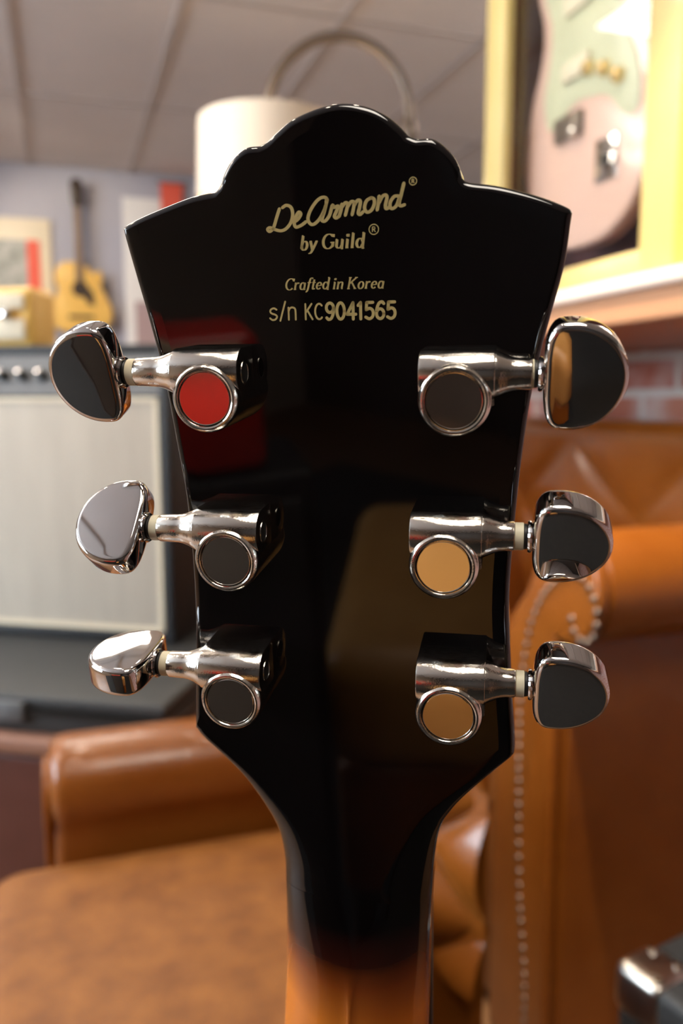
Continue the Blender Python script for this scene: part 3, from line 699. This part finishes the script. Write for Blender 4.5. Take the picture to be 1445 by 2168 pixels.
# natural acoustic guitar: axes x right, z up, -y out of the wall
ag = wall_thing('acoustic_guitar', .135, 1.42, 'honey-yellow cutaway acoustic guitar with dark headstock hanging on the back wall', 'guitar')
ol = spline([Vector(p) for p in [(.0,0),(.10,.01),(.175,.075),(.185,.15),(.15,.235),(.125,.29),(.135,.34),(.12,.385),(.075,.37),(.045,.405),(-.03,.43),(-.10,.425),(-.145,.37),(-.145,.31),(-.13,.26),(-.165,.19),(-.185,.12),(-.165,.05),(-.09,.008)]], 6, True)
b = bm_new(); slab(b, [(p.x,p.y) for p in ol], 0, .085, lambda a, c, h: Vector((a, -.03-h, c)), .006, 3); obj('body', b, M['honey'], ag)
b = bm_new(); lathe(b, [(.05,.0),(.05,.003)], (0,-.115,.27), (0,-1,0), 40); obj('soundhole', b, M['wood_dark'], ag)
b = bm_new(); slab(b, [(.03,.30),(.075,.25),(.085,.17),(.045,.175),(.02,.22)], 0, .002, lambda a, c, h: Vector((a, -.115-h, c))); obj('pickguard', b, M['wood_dark'], ag, False)
b = bm_new(); box(b, (0,-.118,.10), (.15,.008,.022)); obj('bridge', b, M['wood_dark'], ag, False)
b = bm_new(); slab(b, [(-.026,.32),(.026,.32),(.021,.76),(-.021,.76)], 0, .025, lambda a, c, h: Vector((a, -.095-h, c)), .004, 2); obj('neck', b, M['wood_neck'], ag)
b = bm_new(); slab(b, [(-.022,.755),(.022,.755),(.036,.80),(.038,.90),(.02,.925),(-.02,.925),(-.038,.90),(-.036,.80)], 0, .018, lambda a, c, h: Vector((a, -.10-h, c)), .003, 2); obj('headstock', b, M['wood_dark'], ag)
b = bm_new(); tube(b, [(0,0,.80),(0,-.09,.80)], .01); obj('wall_hook', b, M['plastic_black'], ag)
# framed print
pt = wall_thing('framed_print', -.235, 1.80, 'cream-bordered print with red strip on the back wall, at the left edge', 'picture')
b = bm_new(); rbox(b, (0,-.014,0), (.42,.02,.62), .004, 2); obj('border', b, M['cream'], pt)
b = bm_new(); box(b, (-.03,-.026,-.03), (.34,.004,.42)); obj('photo', b, M['print_grey'], pt, False)
b = bm_new(); box(b, (.105,-.029,-.03), (.075,.003,.42)); obj('red_strip', b, M['red_print'], pt, False)
# white panel and mauve poster right of the guitar
wp = wall_thing('wall_board', .60, 1.72, 'tall white board on the back wall, right of the acoustic guitar', 'board')
b = bm_new(); rbox(b, (0,-.012,0), (.38,.02,1.12), .004, 2); obj('panel', b, M['white'], wp)
b = bm_new(); box(b, (-.06,-.024,-.25), (.14,.003,.34)); obj('mauve_sheet', b, M['mauve'], wp, False)
pn = wall_thing('red_pennant', .715, 2.26, 'small red pennant high on the white board, beside the lamp shade', 'pennant')
b = bm_new(); slab(b, [(-.07,.12),(.075,.12),(.05,-.20),(-.06,-.20)], 0, .006, lambda a, c, h: Vector((a, -.03-h, c))); obj('cloth', b, M['red_print'], pn, False)
b = bm_new(); tube(b, [(-.09,-.034,.125),(.095,-.034,.125)], .006); obj('rod', b, M['steel'], pn)

# ---------------------------------------------------------------- arc floor lamp
lamp = empty('arc_floor_lamp', (1.016,2.40,FZ), 'arc floor lamp with cream drum shade, rising behind the headstock', 'floor lamp')
def LP(x, y, z): return (x-1.016, y-2.40, z-FZ)
b = bm_new(); lathe(b, [(.0,0),(.15,0),(.155,.012),(.15,.03),(.03,.036),(.0,.036)], (0,0,0), (0,0,1), 48, caps=False); obj('base', b, M['steel'], lamp)
arcp = [(0,0,.03),(0,0,1.74-FZ)]
c0, c1 = Vector((1.016,2.40,1.83)), Vector((.615,2.536,1.83))
mid_, hv = (c0+c1)/2, (c0-c1)/2
arcs = [LP(*(mid_ + hv*math.cos(a) + Vector((0,0,.225*math.sin(a)+.012)))) for a in [PI*k/28 for k in range(29)]]
b = bm_new(); tube(b, arcp+arcs, .015, 16); obj('stem', b, M['steel'], lamp)
b = bm_new(); lathe(b, [(.02,0),(.024,.01),(.024,.05),(.018,.06)], (0,0,1.77-FZ), (0,0,1), 24); obj('joint', b, M['steel'], lamp)
sc_ = LP(.615,2.536,0)
b = bm_new(); pr_ = [(r_, h_-FZ) for r_, h_ in [(.212,1.60),(.205,1.825),(.200,1.825),(.207,1.60)]]
lathe(b, pr_+[pr_[0]], (sc_[0],sc_[1],0), (0,0,1), 64, caps=False); obj('lamp_shade', b, M['shade'], lamp)
b = bm_new()
for k in range(3):
    a = 2*PI*k/3; tube(b, [(sc_[0],sc_[1],1.80-FZ),(sc_[0]+.2*math.cos(a),sc_[1]+.2*math.sin(a),1.815-FZ)], .003, 8)
obj('shade_spider', b, M['steel'], lamp)
b = bm_new(); lathe(b, [(.012,1.85),(.014,1.76),(.018,1.75)], (sc_[0],sc_[1],-FZ), (0,0,1), 20); obj('socket', b, M['steel'], lamp)
b = bm_new(); bmesh.ops.create_uvsphere(b, u_segments=20, v_segments=12, radius=.03, matrix=Matrix.Translation((sc_[0],sc_[1],1.715-FZ))); obj('bulb', b, M['bulb'], lamp)
li = bpy.data.lights.new('bulb_light', 'POINT'); li.energy = LAMP_WATT; li.color = (1,.78,.52); li.shadow_soft_size = .04
lo = bpy.data.objects.new('bulb_light', li); C.objects.link(lo); lo.location = (.615,2.536,1.67)

# ---------------------------------------------------------------- display case with the pink guitar
CX0 = .870
dc = empty('display_case', (.94,1.30,1.19), 'ochre yellow display case on the mantel, glass front, pink guitar inside', 'display case')
def DC(o): return rel(o, dc)
zt, zb = 2.28, 1.19
b = bm_new()
rbox(b, (CX0+.012,1.611,(zt+zb)/2), (.024,.078,zt-zb), .006, 3)           # far stile
rbox(b, (CX0+.012,1.040,(zt+zb)/2), (.024,.180,zt-zb), .006, 3)           # near stile
rbox(b, (CX0+.012,1.335,zb+.024), (.024,.43,.048), .005, 2); rbox(b, (CX0+.012,1.335,zt-.03), (.024,.43,.06), .005, 2)
DC(obj('front_frame', b, M['yellow']))
b = bm_new(); rbox(b, (CX0-.004,.995,(zt+zb)/2), (.014,.085,zt-zb), .004, 2); DC(obj('edge_moulding', b, M['gold_side']))
for zz in (1.30,1.385):
    b = bm_new(); lathe(b, [(.012,0),(.013,.004),(.009,.012),(.003,.015)], (CX0-.011,.985,zz), (-1,0,0), 20); DC(obj('knob', b, M['brass']))
b = bm_new(); box(b, (1.055,1.30,(zt+zb)/2), (.012,.69,zt-zb)); DC(obj('backboard', b, M['plum'], None, False))
b = bm_new(); box(b, (.965,1.645,(zt+zb)/2), (.17,.012,zt-zb)); box(b, (.965,.958,(zt+zb)/2), (.17,.012,zt-zb)); box(b, (.965,1.30,zb+.006), (.17,.69,.012)); box(b, (.965,1.30,zt-.006), (.17,.69,.012))
DC(obj('side_panels', b, M['plum'], None, False))
b = bm_new(); box(b, (CX0+.027,1.34,1.72), (.003,.45,1.02)); DC(obj('glass_pane', b, M['glass'], None, False))
# pink offset-body guitar inside; profile in (y, z): y grows away from the camera (left in the picture)
pg = empty('electric_guitar', (.96,1.41,1.30), 'shell-pink electric guitar with mint pickguard hanging inside the yellow display case', 'guitar')
def PG(o): return rel(o, pg)
body = [(1.40,1.292),(1.47,1.300),(1.545,1.345),(1.597,1.425),(1.612,1.51),(1.590,1.60),(1.555,1.680),(1.552,1.74),(1.575,1.80),(1.585,1.86),(1.56,1.905),(1.515,1.90),(1.47,1.85),(1.40,1.84),(1.35,1.85),(1.305,1.91),(1.255,1.935),(1.225,1.90),(1.235,1.83),(1.265,1.76),(1.262,1.69),(1.225,1.61),(1.20,1.52),(1.205,1.43),(1.25,1.345),(1.32,1.30)]
bp_ = spline([Vector(p) for p in body], 6, True)
b = bm_new(); slab(b, [(p.x,p.y) for p in bp_], -.985, -.945, lambda a, c, h: Vector((-h, a, c)), .010, 5); PG(obj('body', b, M['pink']))
guard = [(1.515,1.535),(1.475,1.545),(1.425,1.560),(1.38,1.556),(1.325,1.540),(1.285,1.500),(1.255,1.488),(1.236,1.51),(1.248,1.58),(1.29,1.66),(1.30,1.74),(1.27,1.84),(1.33,1.81),(1.40,1.80),(1.48,1.81),(1.535,1.86),(1.545,1.80),(1.515,1.73),(1.518,1.66),(1.535,1.60)]
gp_ = spline([Vector(p) for p in guard], 5, True)
b = bm_new(); slab(b, [(p.x,p.y) for p in gp_], -.945, -.9425, lambda a, c, h: Vector((-h, a, c)), .0006, 2); PG(obj('pickguard', b, M['mint']))
b = bm_new(); rbox(b, (.938,1.44,1.520), (.012,.085,.045), .003, 2); PG(obj('bridge', b, M['steel']))
b = bm_new(); lathe(b, [(.011,0),(.010,.008),(.003,.01)], (.934,1.415,1.502), (-1,0,0), 20); PG(obj('bridge_screw', b, M['chrome']))
b = bm_new(); rbox(b, (.9425,1.322,1.432), (.004,.062,.075), .0015, 2); PG(obj('jack_plate', b, M['chrome']))
b = bm_new(); lathe(b, [(.012,0),(.012,.004),(.007,.004),(.007,.001)], (.9405,1.322,1.430), (-1,0,0), 20); PG(obj('jack_socket', b, M['plastic_black']))
for yy, zz in ((1.382,1.606),(1.333,1.588),(1.292,1.563)):
    b = bm_new(); lathe(b, [(.014,0),(.013,.011),(.010,.014),(.002,.0145)], (.9425,yy,zz), (-1,0,0), 24); PG(obj('knob', b, M['brass']))
for zz in (1.62,1.74):
    b = bm_new(); rbox(b, (.938,1.42,zz), (.010,.085,.036), .004, 2); PG(obj('pickup', b, M['cream']))
b = bm_new(); slab(b, [(1.437,1.76),(1.383,1.76),(1.389,2.16),(1.431,2.16)], -.95, -.93, lambda a, c, h: Vector((-h, a, c)), .003, 2); PG(obj('neck', b, M['wood_neck']))
b = bm_new(); slab(b, [(1.431,2.155),(1.389,2.155),(1.37,2.19),(1.385,2.235),(1.42,2.245),(1.455,2.20)], -.952, -.938, lambda a, c, h: Vector((-h, a, c)), .002, 2); PG(obj('headstock', b, M['pink']))
b = bm_new(); tube(b, [(1.05,1.41,2.20),(.945,1.41,2.20)], .006); PG(obj('hanger', b, M['steel']))

# ---------------------------------------------------------------- dark flight case at the lower right
fc = empty('flight_case', (.755,.54,FZ), 'black flight case with chrome corner guards, at the lower right corner', 'case', math.radians(FC_ROT))
w_, d_, h_ = .36, .34, .385-FZ
b = bm_new(); rbox(b, (w_/2-.16,.03,h_/2+.005), (w_,d_,h_-.01), .012, 4); obj('shell', b, M['case_grey'], fc)
for sx in (-.16, w_-.16):
    for sy in (.03-d_/2, .03+d_/2):
        b = bm_new(); dx = -1 if sx < 0 else 1; dy = 1 if sy > .03 else -1
        rbox(b, (sx-dx*.028,sy-dy*.028,h_-.026), (.064,.064,.060), .014, 4); cg = obj('corner_guard', b, M['panel_chrome'], fc)
        for ax_, ay_ in ((.012,.045),(.045,.012),(.045,.045)):
            b = bm_new(); lathe(b, [(.006,0),(.005,.003),(.001,.0045)], (sx-dx*ax_,sy-dy*ay_,h_+.003), (0,0,1), 12); obj('rivet', b, M['chrome'], cg)
        b = bm_new(); rbox(b, (sx-dx*.020,sy-dy*.020,.018), (.048,.048,.040), .014, 4); obj('corner_guard', b, M['panel_chrome'], fc)
b = bm_new(); tube(b, [(-.06,.03,h_),(-.055,.03,h_+.02),(.075,.03,h_+.02),(.08,.03,h_)], .008, 10); obj('handle', b, M['plastic_black'], fc)

# ---------------------------------------------------------------- unseen props added behind the camera for reflections in chrome and lacquer
stool = empty('added_footstool', (*STOOL, FZ+.011), 'long honey leather footstool added behind the camera for tan reflections', 'footstool', math.radians(STOOL_ROT))  # unseen, added so lacquer and caps reflect tan
b = bm_new(); rbox(b, (0,0,.50), (.30,.60,.20), .05, 5); obj('cushion', b, M['honey_leather'], stool)
b = bm_new(); rbox(b, (0,0,.28), (.27,.56,.25), .02, 3); obj('base', b, M['brown'], stool)
for sx in (-.10,.10):
    for sy in (-.24,.24):
        b = bm_new(); lathe(b, [(.018,0),(.026,.05),(.03,.16)], (sx,sy,0), (0,0,1), 16); obj('foot', b, M['wood_dark'], stool)
rug = bm_new(); rbox(rug, (-.75,-1.15,FZ+.005), (3.0,2.5,.01), .004, 2)  # added so the button faces reflect a dark floor
tag(obj('rug', rug, M['rug']), 'black rug added under the camera and the footstool to darken reflections', 'rug')
cab = empty('added_cabinet', (CAB[0],CAB[1],FZ+.011), 'narrow dark grey speaker cabinet added behind the camera for dark reflections', 'speaker cabinet', math.radians(CAB_ROT))  # unseen block added so the left caps reflect dark grey
b = bm_new(); rbox(b, (0,0,.45), (.32,.15,.90), .012, 3); obj('shell', b, M['tolex'], cab)
b = bm_new(); rbox(b, (0,.077,.45), (.28,.012,.84), .004, 2); obj('grille', b, M['case_grey'], cab)
rbx = empty('added_red_head', (CAB[0],CAB[1],FZ+.912), 'small red amplifier head added behind the camera for a red reflection', 'amplifier', math.radians(CAB_ROT))  # unseen box added for the red patch in a gear cap
b = bm_new(); rbox(b, (0,0,.075), (.22,.13,.15), .015, 4); obj('shell', b, M['red'], rbx)
b = bm_new(); rbox(b, (0,.066,.13), (.18,.008,.02), .002, 2); obj('control_panel', b, M['cream'], rbx)
# tubular stand that carries the guitar (below the picture)
gs = empty('guitar_stand', (GX, GY, FZ), 'black tubular guitar stand under the sunburst guitar', 'guitar stand', math.radians(GROT))
b = bm_new(); tube(b, [(0,-.062,.16),(0,-.055,.12),(0,-.045,.04)], .011); obj('post', b, M['plastic_black'], gs)
for s_ in (-1, 1):
    b = bm_new(); tube(b, [(0,-.045,.10),(s_*.12,.02,.03),(s_*.17,.08,.010)], .010); obj('leg', b, M['plastic_black'], gs)
    b = bm_new(); tube(b, [(0,-.048,.075),(s_*.10,-.05,.057),(s_*.11,.05,.057),(s_*.11,.07,.08)], .008); obj('cradle_arm', b, M['rubber'], gs)
b = bm_new(); tube(b, [(0,-.05,.12),(0,-.16,.03),(0,-.20,.010)], .010); obj('leg', b, M['plastic_black'], gs)
